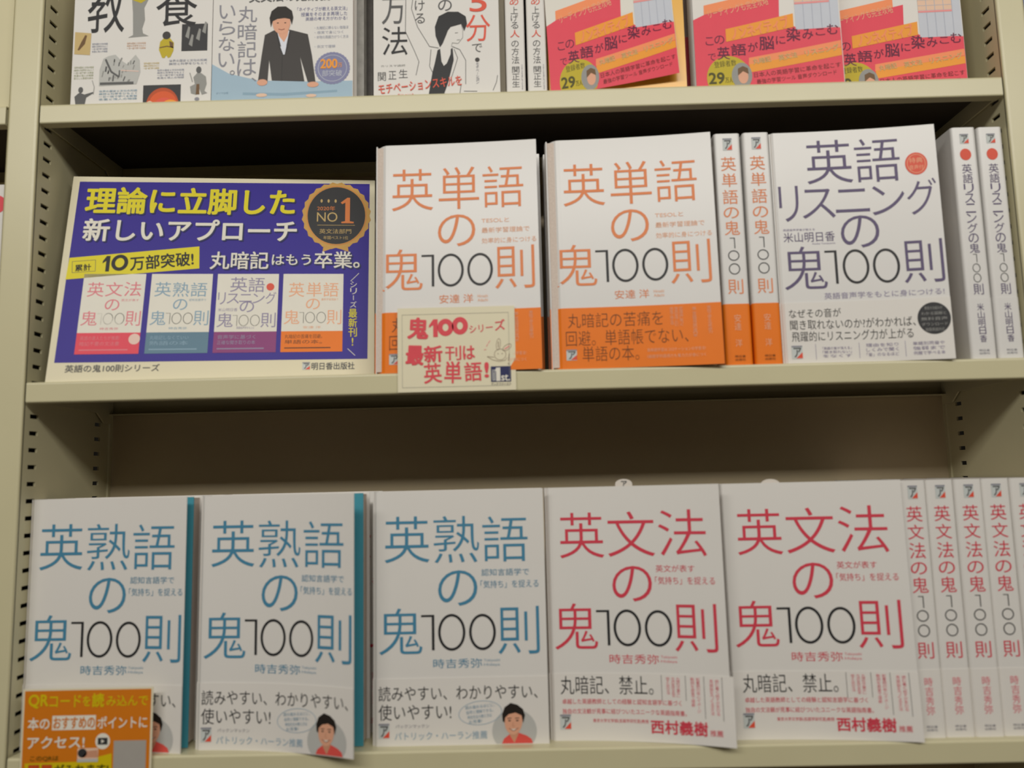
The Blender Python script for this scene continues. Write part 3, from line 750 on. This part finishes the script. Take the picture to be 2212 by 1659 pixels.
# ------------------------------------------------------------------ handwritten card and orange card
def marker_card():
    W, H = 90.8, 65.6
    t = thing('handwritten_card', 'small cream card with pink handwriting fixed over the middle shelf lip', 'card', (288.6, -1.6, Z1 - 15.4), lean=-0.0)
    sh = Sheet(W, H); bd = sh.solid('card_sheet', CREAM, t, th=0.5, nu=1, nv=1)
    k = W / 90; j = H / 64
    pr = Print(sh, .1)
    T = lambda s, a, b, c, d, col, bo, rot=0: pr.text(s, a * k, b * j, c * k, d * j, col, bo, 2, rot)
    T('鬼', 8.4, 40.6, 23.4, 56.2, 'marker', .035, -.06); pr.fat_one(24.4, 42.4, 31.2, 56.4, 'marker'); pr.ring(37.2, 49.8, 6.2, 6.8, 3.9, 'marker'); pr.ring(48.4, 50.8, 6.2, 6.9, 3.9, 'marker')
    T('シリー', 55.2, 44.4, 73, 50, 'marker', .012, .08); T('ズ', 74.5, 45.5, 82.5, 53.5, 'marker', .014, .1)
    T('最', 6.8, 20.8, 19.5, 34.8, 'marker', .04, -.05); T('新', 20.5, 22.5, 34, 34.6, 'marker', .03, .05); T('刊', 36.5, 23.5, 48.5, 34.2, 'marker', .014); T('は', 50.2, 24, 58.8, 34, 'marker', .022, .03)
    T('英', 20, 6.6, 33.4, 21.4, 'marker', .018, .05); T('単', 35.8, 6.2, 48.4, 22.4, 'marker', .018, -.03); T('語', 51, 7.4, 64, 21.6, 'marker', .018, .04); T('!', 66.4, 10, 69.2, 21, 'marker', .03)
    pr.line([(3.6, 3.6), (86, 3.6), (86, 60.4), (3.6, 60.4), (3.6, 3.6)], .18, 'mgrey')
    # shop logo
    pr.rect(71.6, 6.4, 87, 18.4, 'navy', 2); pr.rect(72.6, 7.4, 75, 15.8, 'lgrey', 3); pr.vtext('BOOK', 73.2, 7.8, 74.5, 15.4, 'navy', .01, 4)
    pr.poly([(74.8, 15.2), (75.8, 17.4), (78.8, 17.4), (78.8, 7), (75.6, 7), (75.6, 14.6)], 'white', 4); pr.text('st.', 79.6, 7.2, 86, 11.8, 'white', .03, 4)
    pr.text('ブックファースト', 71.6, 3.9, 87, 5.7, 'dgrey', .01)
    # little pencil rabbit
    cx, cy = 79.0, 29.0
    pr.ring(cx, cy - 1.4, 4.6, 4.4, .28, 'pencil', 3, 22); pr.ring(cx - 1.2, cy + 6.6, 1.7, 4.6, .28, 'pencil', 3, 18, rot=-.12); pr.ring(cx + 5.4, cy + 4.0, 4.0, 2.0, .28, 'pencil', 3, 18, rot=.6)
    pr.line([(cx + 3.4, cy + 2.6), (cx + 7.4, cy + 5.2)], .9, 'lmarker'); pr.line([(cx - 1.2, cy + 4.0), (cx - 1.2, cy + 8.8)], .5, 'pencil')
    pr.line([(cx - 10, cy - 2.8), (cx - 6, cy - 5.4), (cx - 1, cy - 6.8), (cx + 4, cy - 6), (cx + 5, cy - 4)], .3, 'pencil'); pr.line([(cx - 10, cy - 2.8), (cx - 4.6, cy - 3.4)], .3, 'pencil')
    pr.ell(cx - 1.6, cy - .8, .35, .45, 'pencil', 4, 8); pr.ell(cx + 1.6, cy - .8, .35, .45, 'pencil', 4, 8)
    pr.line([(68.5, 34), (69.6, 36)], .5, 'lmarker'); pr.line([(70, 36.5), (71.4, 38.6)], .5, 'lmarker'); pr.line([(66.6, 31.5), (68.4, 31.8)], .5, 'lmarker')
    pr.line([(85.4, 19.4), (85.2, 21)], .6, 'pencil'); pr.line([(85.2, 22.5), (86, 28)], .5, 'pencil')
    pr.build('handwriting', bd)
marker_card()

def orange_card():
    W, H = 96.2, 72
    t = thing('advertising_card', 'orange and yellow card standing in front of the bottom shelf at the left corner', 'card', (11.2, -2.6, Z0 - 22.6))
    sh = Sheet(W, H); bd = sh.solid('card_sheet', CREAM, t, th=0.5, nu=1, nv=1)
    pr = Print(sh, .1)
    pr.rect(1.2, 0.8, 94.8, 70.8, 'orangecard', 0)
    pr.text('QR', 4.6, 58.6, 18.8, 68, 'limeyellow', .03, 2); pr.text('コード', 20, 59, 43, 67.4, 'limeyellow', .02, 2); pr.text('を', 44.5, 59.5, 50, 66.5, 'limeyellow', .02, 2); pr.text('読', 51.5, 58.8, 60, 68.2, 'limeyellow', .03, 2); pr.text('み込んで', 62, 59.2, 92.6, 66.6, 'limeyellow', .015, 2)
    pr.text('本の', 4.6, 43.4, 20.4, 51.8, 'white', .02, 2); pr.rect(22.4, 42.9, 54.5, 53, 'white', 1); pr.text('おすすめの', 23.4, 44, 53.8, 52, 'orangecard', .02, 3); pr.text('ポイントに', 56, 43.6, 92.4, 51.8, 'white', .018, 2)
    pr.text('アクセス!', 5, 30.4, 46.8, 38.4, 'white', .022, 2)
    pr.ell(60.2, 34.6, 5.4, 5.6, 'white', 2); pr.rect(56.6, 32.2, 63.8, 37, 'charcoal', 3); pr.poly([(59.2, 33.2), (59.2, 36), (61.6, 34.6)], 'white', 4)
    pr.rect(42, 20.4, 57.2, 30, 'peach', 3); pr.ell(45.6, 26.6, 3.4, 3.2, 'charcoal', 4, 14, clip=23.4); pr.poly([(45, 23.4), (49, 28), (56.6, 28.6), (57.2, 23.4)], 'skin2', 4); pr.rect(42, 20.4, 57.2, 22.6, 'lgrey', 5)
    pr.text('このQRは', 7.4, 21.4, 28.2, 25, 'darkolive', .01, 3)
    pr.poly([(3.5, 20), (42.6, 20.6), (67, 26), (67.6, 7), (4.5, 7)], 'limeyellow', 1)
    for a, b, g in ((6.2, 14.4, '動'), (16.1, 23.7, '画')): pr.rect(a, 10.6, b, 19, 'cardred', 2); pr.text(g, a + 1, 11.6, b - 1, 18, 'fire', .01, 3)
    pr.text('がみれます!', 25.7, 12, 65, 18.9, 'darkolive', .022, 3)
    pr.rect(68.4, 1.6, 92.2, 34.8, 'qrgrey', 2)
    pr.build('card_print', bd)
orange_card()

# ------------------------------------------------------------------ top shelf books
def plain_face_book(label, x, y, w, a=0.0, T=18, h=188, jm=WHITE, pf=None, group=None, board=None, band=None, lean=0.0):
    t = thing('book', label, 'book', (x, y, Z2), group, lean)
    block_parts(t, w, h, T, jm, board=board)
    sh = Sheet(w, h, 0, 2 * a, 0, .6)
    fc = sh.solid('front_cover', jm, t)
    if pf:
        pr = Print(sh); pf(pr); pr.build('cover_print', fc)
    if band: band(t)
    return t

def culture(pr):
    pr.text('教', 11.3, 67.6, 42.4, 117, 'black', .0); pr.text('養', 68.8, 71.6, 103.3, 116, 'black', .0)
    pr.poly([(46, 62.6), (50.1, 64.8), (49.4, 84.3), (48.2, 98), (50, 112), (60, 112), (62, 96), (58.8, 88.8), (59.7, 78), (57.6, 70.3), (58.4, 66.1), (63.3, 63.6)], 'mgrey', 1)
    pr.poly([(48.8, 96), (50, 112), (60, 112), (62, 97), (56, 93)], 'olive', 2); pr.ell(55, 117, 4, 5, 'skin2', 2)
    pr.rect(91, 49.3, 112.6, 73.1, 'charcoal', 1)
    for q in ((94, 62), (103, 60), (97, 55), (108, 66)): pr.poly([(q[0], q[1]), (q[0] + 2.4, q[1] + 9), (q[0] + 4, q[1] + 8), (q[0] + 3, q[1] - 2)], 'mgrey', 2)
    pr.poly([(75, 44), (72.2, 51), (73, 58), (76, 61.2), (81, 61.4), (84.6, 57), (84.4, 50), (82, 44.4), (80, 43.6), (78.6, 46), (77, 43.6)], 'olive', 1); pr.ell(78.3, 63.6, 3.4, 3.5, 'suit', 2)
    pr.line([(72.6, 52.8), (79, 54), (84.4, 52.6)], .9, 'brown', 2); pr.poly([(80.6, 58.6), (84, 57), (84.2, 52), (81.4, 53.6)], 'brown', 2)
    pr.poly([(1.4, 69), (15.1, 67.5), (14.6, 48.2), (1.4, 49.4)], 'tan', 1); pr.poly([(4, 53), (7, 60), (10, 66), (11.6, 65.6), (10, 58), (5.4, 52.6)], 'brown', 2)
    pr.poly([(23.2, 20.7), (23.2, 34.8), (26.1, 44.7), (30.5, 46.9), (36.1, 47.9), (40.7, 43.0), (45.9, 39.3), (52.9, 47.4), (56.4, 42.5), (57.3, 31.9), (54.4, 21.5)], 'lgrey', 1)
    random.seed(4)
    for i in range(26):
        a = 25 + random.random() * 27; b = 23 + random.random() * 19; l = 2 + random.random() * 5
        pr.line([(a, b), (a + 1.5 * random.random(), b + l * .8)], .7 + random.random() * .8, random.choice(['mgrey', 'dgrey', 'mgrey']), 2)
    pr.rect(24, 21.6, 52, 23.8, 'dgrey', 3); pr.line([(28, 44), (33, 33), (40, 28)], 1.6, 'dgrey', 3); pr.line([(41, 34), (56, 32.6)], .8, 'palepink', 3)
    pr.rect(60.2, 2, 91.4, 20.2, 'charcoal', 1); pr.ell(76.5, 2.4, 13.5, 15.2, 'cardred', 2, clip=2.2); pr.ell(77, 3, 11.6, 11.6, 'fire', 3, clip=2.2); pr.ell(78, 2.6, 8, 6.4, 'ringred', 4, clip=2.2); pr.ell(83, 3, 6, 4, 'amber', 5, clip=2.2); pr.ell(66, 3, 3, 3.4, 'peach', 4, clip=2.2)
    pr.poly([(4.5, 4), (3.2, 12), (6, 14.6), (7.6, 15.5), (11.5, 13.8), (18.6, 15.8), (18.6, 14.6), (13, 11), (11.8, 4)], 'dgrey', 1); pr.ell(8.2, 17.8, 2, 2.6, 'dgrey', 2, 14)
    pr.line([(17.4, 26), (19.4, 20), (18.8, 13.6)], .5, 'mgrey', 2)
    pr.poly([(100, 12), (99, 18), (103, 20), (101.6, 26), (104.6, 29.6), (108, 29.6), (112, 26.4), (112.8, 20), (111, 14), (113.6, 12), (109, 10.6), (105.6, 19), (104.6, 10.6)], 'mgrey', 1); pr.ell(106, 32.4, 2.2, 3, 'dgrey', 2, 14)
    pr.line([(98.6, 30), (101, 22)], .7, 'mgrey', 2); pr.poly([(104, 11), (104.4, 20), (106.8, 20), (107, 11)], 'brown', 2); pr.ell(105, 7, 2, 1.6, 'grey', 2, 12)
    for (a, b, c, d, col, rows) in [(16.2, 50.1, 29.1, 59, 'tableline', 4), (45.3, 52.1, 61, 58.6, 'peach', 3), (81, 37, 112.6, 42.4, 'tableline', 2), (60, 34, 72.8, 40.5, 'paleyellow', 3), (71.4, 25.3, 93.7, 34.1, 'tableline', 4), (23.5, 7.9, 55.2, 17.3, 'skyblue', 4), (2, 26.9, 18.2, 38.7, 'palegreen', 5)]:
        smalllines(pr, a, b, c, d, ['世界の歴史と文化の知識', '美術と科学をひもとく', '一日一話で学べる教養', '名画と偉人の物語', '暮らしと思想の歩み'][:rows], col, 1, .01)

def no_memo(pr):
    pr.poly([(0, 4), (0, 37), (14.2, 28.3), (38.5, 21.6), (78, 19.4), (116.6, 19.1), (116.6, 0.2), (0, 0.2)], 'skyblue', 0)
    pr.poly([(26, 11.5), (60, 10), (104, 11.5), (104, 9.6), (60, 7.6), (26, 9.4)], 'lblue', 1)
    for i, g in enumerate('丸暗記は'): pr.text(g, 21, 87.4 - (i + 1) * 15.6 + 1.2, 36.8, 87.4 - i * 15.6, 'grey', .006)
    pr.text('、', 33, 21, 37, 24, 'grey', .01)
    for i, g in enumerate('いらない'): pr.text(g, 5.2, 89 - (i + 1) * 14.2 + 2, 18.6, 89 - i * 14.2, 'grey', .006)
    pr.text('。', 15, 27, 19, 31, 'grey', .01)
    pr.text('英文法の鬼講義', 30, 90.6, 98, 101, 'dgrey', .015)
    for k, (a, b, c, d) in enumerate([(70.4, 81.2, 112.2, 84.9), (73.6, 76.6, 112.2, 80.2), (77.4, 72.7, 112.2, 75.9)]): pr.text(['「ネイティブが教える英文法」', '授業をそのまま再現した', '英語の考え方がわかる!'][k], a, b, c, d, 'sealblue', .005)
    for k, (a, b, c, d) in enumerate([(85.1, 64.8, 113.2, 67.6), (85.1, 60.8, 109, 63.4), (85.1, 56.6, 113.2, 59.4), (85.2, 48.4, 102.3, 51)]): pr.text(['・丸暗記に頼らない勉強法', '・感覚で身につく', '・本物の英語力がつく方法', '・例文で理解'][k], a, b, c, d, 'tableline', .005)
    pr.poly([(50.7, 64.9), (43.6, 61.3), (41, 42), (38.5, 21.6), (46.3, 19.8), (47.5, 39.3), (49.9, 21.2), (76.9, 19.6), (73.1, 41.5), (79.7, 18.8), (86.1, 18.6), (83, 42), (79.4, 60.9), (65.0, 65.2), (58, 66)], 'suit', 2)
    pr.poly([(53.8, 64), (64, 64.4), (60.2, 43.4), (59.2, 43.4)], 'shirt', 3); pr.poly([(54, 66), (63.6, 66), (62.6, 60), (59.6, 54.4), (55.4, 60)], 'skin', 4)
    pr.poly([(56.6, 50.5), (61.8, 51), (60.4, 43.4), (59.2, 43.4)], 'shirt', 5); pr.line([(58.4, 43), (58, 20.4)], .35, 'black', 3); pr.line([(53.4, 63.6), (56, 50), (59, 43)], .6, 'black', 4); pr.line([(64.6, 64), (62.6, 50), (60, 43)], .6, 'black', 4)
    pr.ell(57.4, 71.5, 7.4, 9.8, 'skin', 5); pr.poly([(48.6, 68), (47.4, 76), (49, 82), (54, 86), (61, 86), (66, 82), (67.2, 76), (66, 69.6), (64.6, 74.6), (60, 75.6), (54, 75), (50, 73)], 'hair', 6)
    for q in (54.4, 60.6): pr.ell(q, 71.4, .9, .45, 'hair', 7, 8)
    pr.line([(55, 66), (57.6, 65.2), (60.2, 66)], .45, 'darkred', 7)
    pr.ell(42, 19.6, 4.4, 2.8, 'skin', 4, 16); pr.ell(84, 16.6, 4.8, 2.4, 'skin', 4, 16); pr.ell(41.6, 8.6, 4.6, 1.6, 'peach', 4, 16); pr.ell(82.6, 7, 4.4, 1.4, 'peach', 4, 16)
    pr.ell(100, 30.4, 14.2, 13.8, 'sealblue', 2, n=64, scallop=.035); pr.ring(100, 30.4, 12, 11.6, .4, 'tablegrey', 3); pr.text('200', 90.4, 30.4, 104, 38.2, 'amber', .04, 4); pr.text('万', 104.6, 31, 108, 34.6, 'amber', .02, 4); pr.text('部突破', 91.5, 23.4, 108, 28.6, 'tablegrey', 0, 4)
    pr.text('ダイヤ出版', 4, 10.6, 14, 12.2, 'lblue', 0)

def motivation(pr):
    pr.text('方', 6.8, 67.4, 26.6, 97, 'dgrey', .004); pr.text('法', 7, 40, 28, 65, 'black', .006)
    pr.text('あげる', 30, 92, 44, 128, 'black', 0); pr.text('け', 34.4, 78.5, 42.6, 87.8, 'dgrey', 0); pr.text('る', 34.6, 67.4, 42.6, 76.2, 'dgrey', 0); pr.text('の', 53.8, 77.8, 65.2, 87.6, 'dgrey', 0)
    pr.text('5', 80.2, 76.4, 94, 93, 'ringred', .014); pr.text('分', 76.6, 50, 96.8, 73.6, 'ringred', .006); pr.text('で', 81.4, 40.6, 89.8, 48, 'dgrey', 0)
    pr.ell(85.6, 34, 1.9, 1.9, 'suit', 2, 14); pr.vtext('モチベーション', 84.4, 13, 86.8, 31.4, 'grey', 0)
    pr.text('カリスマ講師', 6, 30, 26, 31.8, 'mgrey', 0)
    pr.text('関', 3.4, 17.8, 10, 25.4, 'dgrey', 0); pr.text('正', 12.2, 19, 18.6, 26.2, 'dgrey', 0); pr.text('生', 20.8, 20, 28, 27.6, 'dgrey', 0)
    pr.text('モチベーションスキルを', 3.9, 9.2, 72.6, 17.6, 'ringred', .012, 6, rot=.09); pr.text('身につける', 19.4, 2.6, 33, 6.4, 'ringred', 0, 6)
    pr.poly([(55.0, 45.8), (51.4, 55.9), (50.9, 63.9), (54.1, 73.1), (61.7, 76.9), (70.5, 76.6), (76.6, 72.4), (77.6, 65.7), (75.2, 59.4), (72.8, 65.8), (64.0, 63.5), (61.6, 60.3), (60.0, 56.0), (57.2, 49.1)], 'black', 3)
    pr.line([(72.8, 65.8), (74.0, 60.5), (73.9, 53.8), (70.0, 48.7), (65.0, 49.4), (64.4, 46)], .35, 'mgrey', 3); pr.line([(67.5, 58), (70, 58.2)], .4, 'mgrey'); pr.line([(69, 51.8), (71.6, 52)], .35, 'mgrey')
    pr.poly([(55.0, 44.5), (52.9, 43.3), (50.5, 32), (48.5, 24.3), (45.2, 4.8), (57.6, 4.4), (61, 14), (63.5, 23.8), (66.1, 34.3), (65.3, 44.9), (63.9, 44), (63.7, 39.6), (60.4, 31.5), (57.9, 29.4), (56, 33.3)], 'black', 3)
    for L in ([(33.5, 95), (31.6, 80.5), (36.5, 64.3), (46.3, 46.8), (53.8, 45.2)], [(27, 92), (26.4, 60.7), (33.8, 43.2), (37.4, 33.8), (34.9, 22.1)], [(65, 46.2), (71.2, 43.3), (76, 33.9), (75.7, 13)], [(47.5, 44.1), (46.1, 29.6), (48.5, 24.3)], [(72, 13.1), (70.6, 4)], [(66.5, 44), (69.4, 36), (67, 28), (63, 16)], [(98, 7), (101, 14), (102, 20)], [(74, 7), (85, 6.6)]):
        pr.line(L, .42, 'dgrey')

def pink_print(pr, sy=1.0):
    pr.poly([(0, 0.2), (0, 60.5), (9, 64.8), (70.5, 78), (69.7, 60.6), (82, 50.5), (117.4, 47.4), (117.4, 0.2)], 'pinkband', 0)
    pr.poly([(9, 65), (9.2, 73), (62, 84), (62, 76)], 'ltorange', 1)
    pr.text('リーディングも完全攻略', 12, 66.2, 62, 73.6, 'lorange', 0, 3, rot=.2)
    pr.text('英語', 20, 86, 60, 120, 'black', .01, 2)
    pr.poly([(25.9, 51.6), (80.8, 62.3), (80.7, 50.5), (25.9, 40.6)], 'amber', 3); pr.text('ノンネイティブ', 30, 46, 77, 56.5, 'ltorange', .03, 4, rot=.18)
    pr.rect(82.4, 48, 117, 108, 'tablegrey', 1)
    pr.rect(82.4, 72, 110, 92, 'peach', 2); pr.rect(82.4, 70, 110, 71.6, 'lmarker', 3)
    for u in (89, 96, 103, 110): pr.rect(u, 48.4, u + .5, 108, 'tableline', 3)
    for v in (76, 81, 86, 91): pr.rect(82.4, v, 110, v + .4, 'tableline', 3)
    M = 'maroon'; B = .016
    pr.text('こ', 9.2, 38.2, 15.6, 45.2, M, .0); pr.text('の', 16.5, 38.9, 24.5, 46.3, M, .0); pr.text('で', 10.6, 24.9, 16.8, 30.9, M, 0)
    for g, a, b, c, d in (('英', 18.3, 25.4, 28.3, 36.2), ('語', 29.6, 28.4, 41.6, 38.4), ('が', 43.2, 31.2, 51.2, 39.2), ('脳', 52.4, 32.2, 64.2, 43.7), ('に', 66, 36.4, 73.3, 43.3), ('染', 74.6, 38.4, 85.4, 49.7), ('み', 87.3, 39.2, 95.7, 48.1), ('こ', 97.9, 41.8, 105.2, 47.6), ('む', 107, 42, 115.6, 50.7)):
        pr.text(g, a, b, c, d, M, B if g in '英語脳染' else .008)
    pr.poly([(43.5, 26), (117, 36.4), (117, 30.6), (43, 20)], 'ltorange', 1)
    for g, a, b, c, d in (('丸暗記', 46.4, 20.8, 61, 25.8), ('英文法', 67, 23, 82, 28), ('リスニング', 88, 26.4, 115, 31.6)): pr.text(g, a, b, c, d, 'tan', .02, 4, rot=.14)
    pr.poly([(43.5, 20.4), (117, 30.2), (117, 23.6), (43.6, 13.4)], 'amber', 2)
    pr.ell(26.5, 9.6, 17.8, 18.6, 'olive', 3, clip=.4); pr.text('YouTube', 15, 20, 33, 24.6, 'darkolive', .01, 4, rot=.08) if False else pr.text('登録者数', 15, 19, 33, 24.4, 'darkolive', .006, 4, rot=.08)
    pr.text('29', 10.4, 4.8, 22.6, 14.2, 'darkolive', .03, 4); pr.text('万人', 23.4, 5.4, 29.4, 10, 'darkolive', .01, 4)
    pr.ell(37, 11, 8.2, 11, 'mgrey', 5, clip=.4); pr.ell(38, 10, 4, 6, 'skin', 6, 20, clip=.5); pr.poly([(33.8, 11), (34, 17), (38, 19), (42, 17), (42.4, 12), (38, 14.6)], 'brown', 7)
    pr.text('日本人の英語学習に革命を起こす', 46.6, 11.2, 115.6, 15.6, 'darkred', .004, 3, rot=.07); pr.text('最強の学習ツール 音声ダウンロード', 48.5, 5.3, 112, 9.4, 'darkred', .002, 3, rot=.07)

plain_face_book('white book with many small pictures and large black characters on the top shelf', 16.4, 12, 116.4, pf=culture)
plain_face_book('white and pale blue book showing a man in a dark suit leaning on a table', 133.3, 12, 117.0, pf=no_memo)
GB = 'copies stacked behind the suited man book'
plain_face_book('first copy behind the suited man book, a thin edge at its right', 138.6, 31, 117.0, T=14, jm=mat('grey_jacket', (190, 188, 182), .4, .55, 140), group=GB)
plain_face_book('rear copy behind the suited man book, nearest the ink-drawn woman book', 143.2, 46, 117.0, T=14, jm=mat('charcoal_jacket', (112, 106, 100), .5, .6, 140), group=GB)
plain_face_book('white book with an ink-drawn woman in a black top on the top shelf', 267.5, 12, 104.0, pf=motivation)
plain_face_book('plain white book behind the ink-drawn woman book, its edge beside two spines', 271.8, 31, 104.0, T=14, jm=mat('beige_jacket', (206, 198, 176), .5))

GT = 'two white spines beside the ink-drawn woman book'
def _tsp(pr):
    c = 7.9
    pr.text('あ', c - 3.6, 80.4, c + 3.6, 88.5, 'ringred', .006)
    for g, a, b in (('上', 72.6, 79), ('げ', 66, 72), ('る', 59.6, 65.4)): pr.text(g, c - 3, a, c + 3, b, 'dgrey', 0)
    pr.text('人', c - 3.8, 52, c + 3.8, 58.4, 'ringred', .012)
    for g, a, b in (('の', 43.6, 49), ('方', 36.4, 42.8), ('法', 28.8, 35.6), ('関', 21, 26.4), ('正', 15, 20.2), ('生', 8.6, 14)): pr.text(g, c - 3, a, c + 3, b, 'dgrey', 0)
    pr.vtext('スキルを身につける本', c + 4.6, 6, c + 5.8, 28, 'grey', 0)
    for g, a, b in (('5', 108, 118), ('分', 97, 106)): pr.text(g, c - 4, a, c + 4, b, 'ringred', .01)
p3 = spine_book('book', 'white spine with black and red characters right of the ink-drawn woman book', 15.8, 186, 118, GT, 1.6, WHITE, pf=_tsp)
p3.location = (377.2 * MM, 11 * MM, Z2 * MM)
o = copy_tree(p3); o.location = (394.9 * MM, 11.4 * MM, Z2 * MM); o['label'] = 'white spine with black and red characters touching the first pink banded book'

# pink banded books
YEL = mat('yellow_jacket', (238, 180, 70), .3, .04, 30, coat=.3)
GP = 'pink banded books on the top shelf'
def pink_book(label, x, y, w, a, jm, roll=0.0, drop=0.0, curl=0.0, gloss=False, T=18, du=0.0):
    t = thing('book', label, 'book', (x, y, Z2), GP)
    block_parts(t, w, 188, T, jm)
    sh = Sheet(w, 188, 0, 2 * a, 0, .6); sh.solid('front_cover', jm, t)
    wd = 117.6 if not roll else 117.6
    bs = Sheet(117.6, 150, 0, 2 * a, .8, .6 + du, 0, drop, roll=roll, curl=curl)
    b = bs.solid('printed_wrap', WHITEM if not gloss else mat('glossy_wrap', (228, 224, 214), .18, .03, 30, coat=.8), t, th=.3, nv=10)
    pr = Print(bs); pink_print(pr); pr.build('wrap_print', b)
    return t
GLOSSY = True
t6 = thing('book', 'glossy pink banded book with a yellow margin and a lifted wrap', 'book', (412.6, 10, Z2), GP)
block_parts(t6, 110.2, 188, 18, YEL)
s6 = Sheet(110.2, 188, 0, .08, 0, .6); s6.solid('front_cover', YEL, t6)
class Scaled(Sheet):
    """wrap printed narrower than its master, rolled and lifted at the lower right"""
    def at(s, u, v, d=0.0):
        u2 = u * s.k; v2 = v
        r = s.roll2
        uu = u2 * math.cos(r) - v2 * math.sin(r) * .35; vv = v2 * (1.0) + u2 * math.sin(r)
        return Sheet.at(s, uu, vv, d + s.lift * max(0, u / 117.6) ** 1.5 * max(0.0, 1 - v / 60.0))
b6 = Scaled(110.2, 188, 0, .08, .8, .9, 0, -1.0); b6.k = .885; b6.roll2 = .105; b6.lift = 7.0
GW_ = mat('glossy_wrap', (228, 224, 214), .2, .03, 30, coat=.7)
bb = b6.solid('printed_wrap', GW_, t6, th=.3, nu=16, nv=12, u0=0, u1=117.6, v0=1.5, v1=150)
pr = Print(b6); pink_print(pr); bb['label'] = 'pink printed wrap lifted at the lower right'; pr.build('wrap_print', bb)
pink_book('pink banded book right of the dark gap, overlapping the last one', 531.0, 9, 118.2, .045, WHITE)
pink_book('pink banded book at the right end of the top shelf', 640.4, 25, 118.0, .02, WHITE, T=18)
t = thing('book', 'dim book with red band, a dark red sliver behind the right pink banded books', 'book', (525.2, 36, Z2))
block_parts(t, 112, 188, 18, mat('dim_red_jacket', (150, 130, 120), .5))
sh = Sheet(112, 188, 0, 0, 0, .6); sh.solid('front_cover', MATS['dim_red_jacket'], t)
bs = Sheet(112, 62, 0, 0, .5, .2); b = bs.solid('paper_band', mat('red_band', (190, 50, 66), .4), t, th=.3); b['label'] = 'red paper band'

# ------------------------------------------------------------------ neighbouring books at the picture's edges
t = thing('book', 'white book with a pink dot in the left neighbouring bookcase', 'book', (-158.5, 10, Z1))
block_parts(t, 128, 164, 18, WHITE)
sh = Sheet(128, 164, 0, 0, 0, .6); fc = sh.solid('front_cover', WHITE, t)
pr = Print(sh); pr.ell(119.5, 147.5, 8, 7.6, 'marker', 1); pr.build('cover_print', fc)
t = thing('book', 'cream book on the upper shelf of the left neighbouring bookcase', 'book', (-152.0, 10, Z2))
block_parts(t, 122, 190, 18, mat('cream_jacket', (208, 200, 162), .45))
sh = Sheet(122, 190, 0, 0, 0, .6); sh.solid('front_cover', MATS['cream_jacket'], t)
t = thing('book', 'blue book in the right neighbouring bookcase at the top right corner', 'book', (WB + 23.4, 8, Z2))
block_parts(t, 118, 188, 18, mat('blue_jacket', (70, 96, 168), .35))
sh = Sheet(118, 188, 0, 0, 0, .6); sh.solid('front_cover', MATS['blue_jacket'], t)

bpy.data.objects.remove(_to)
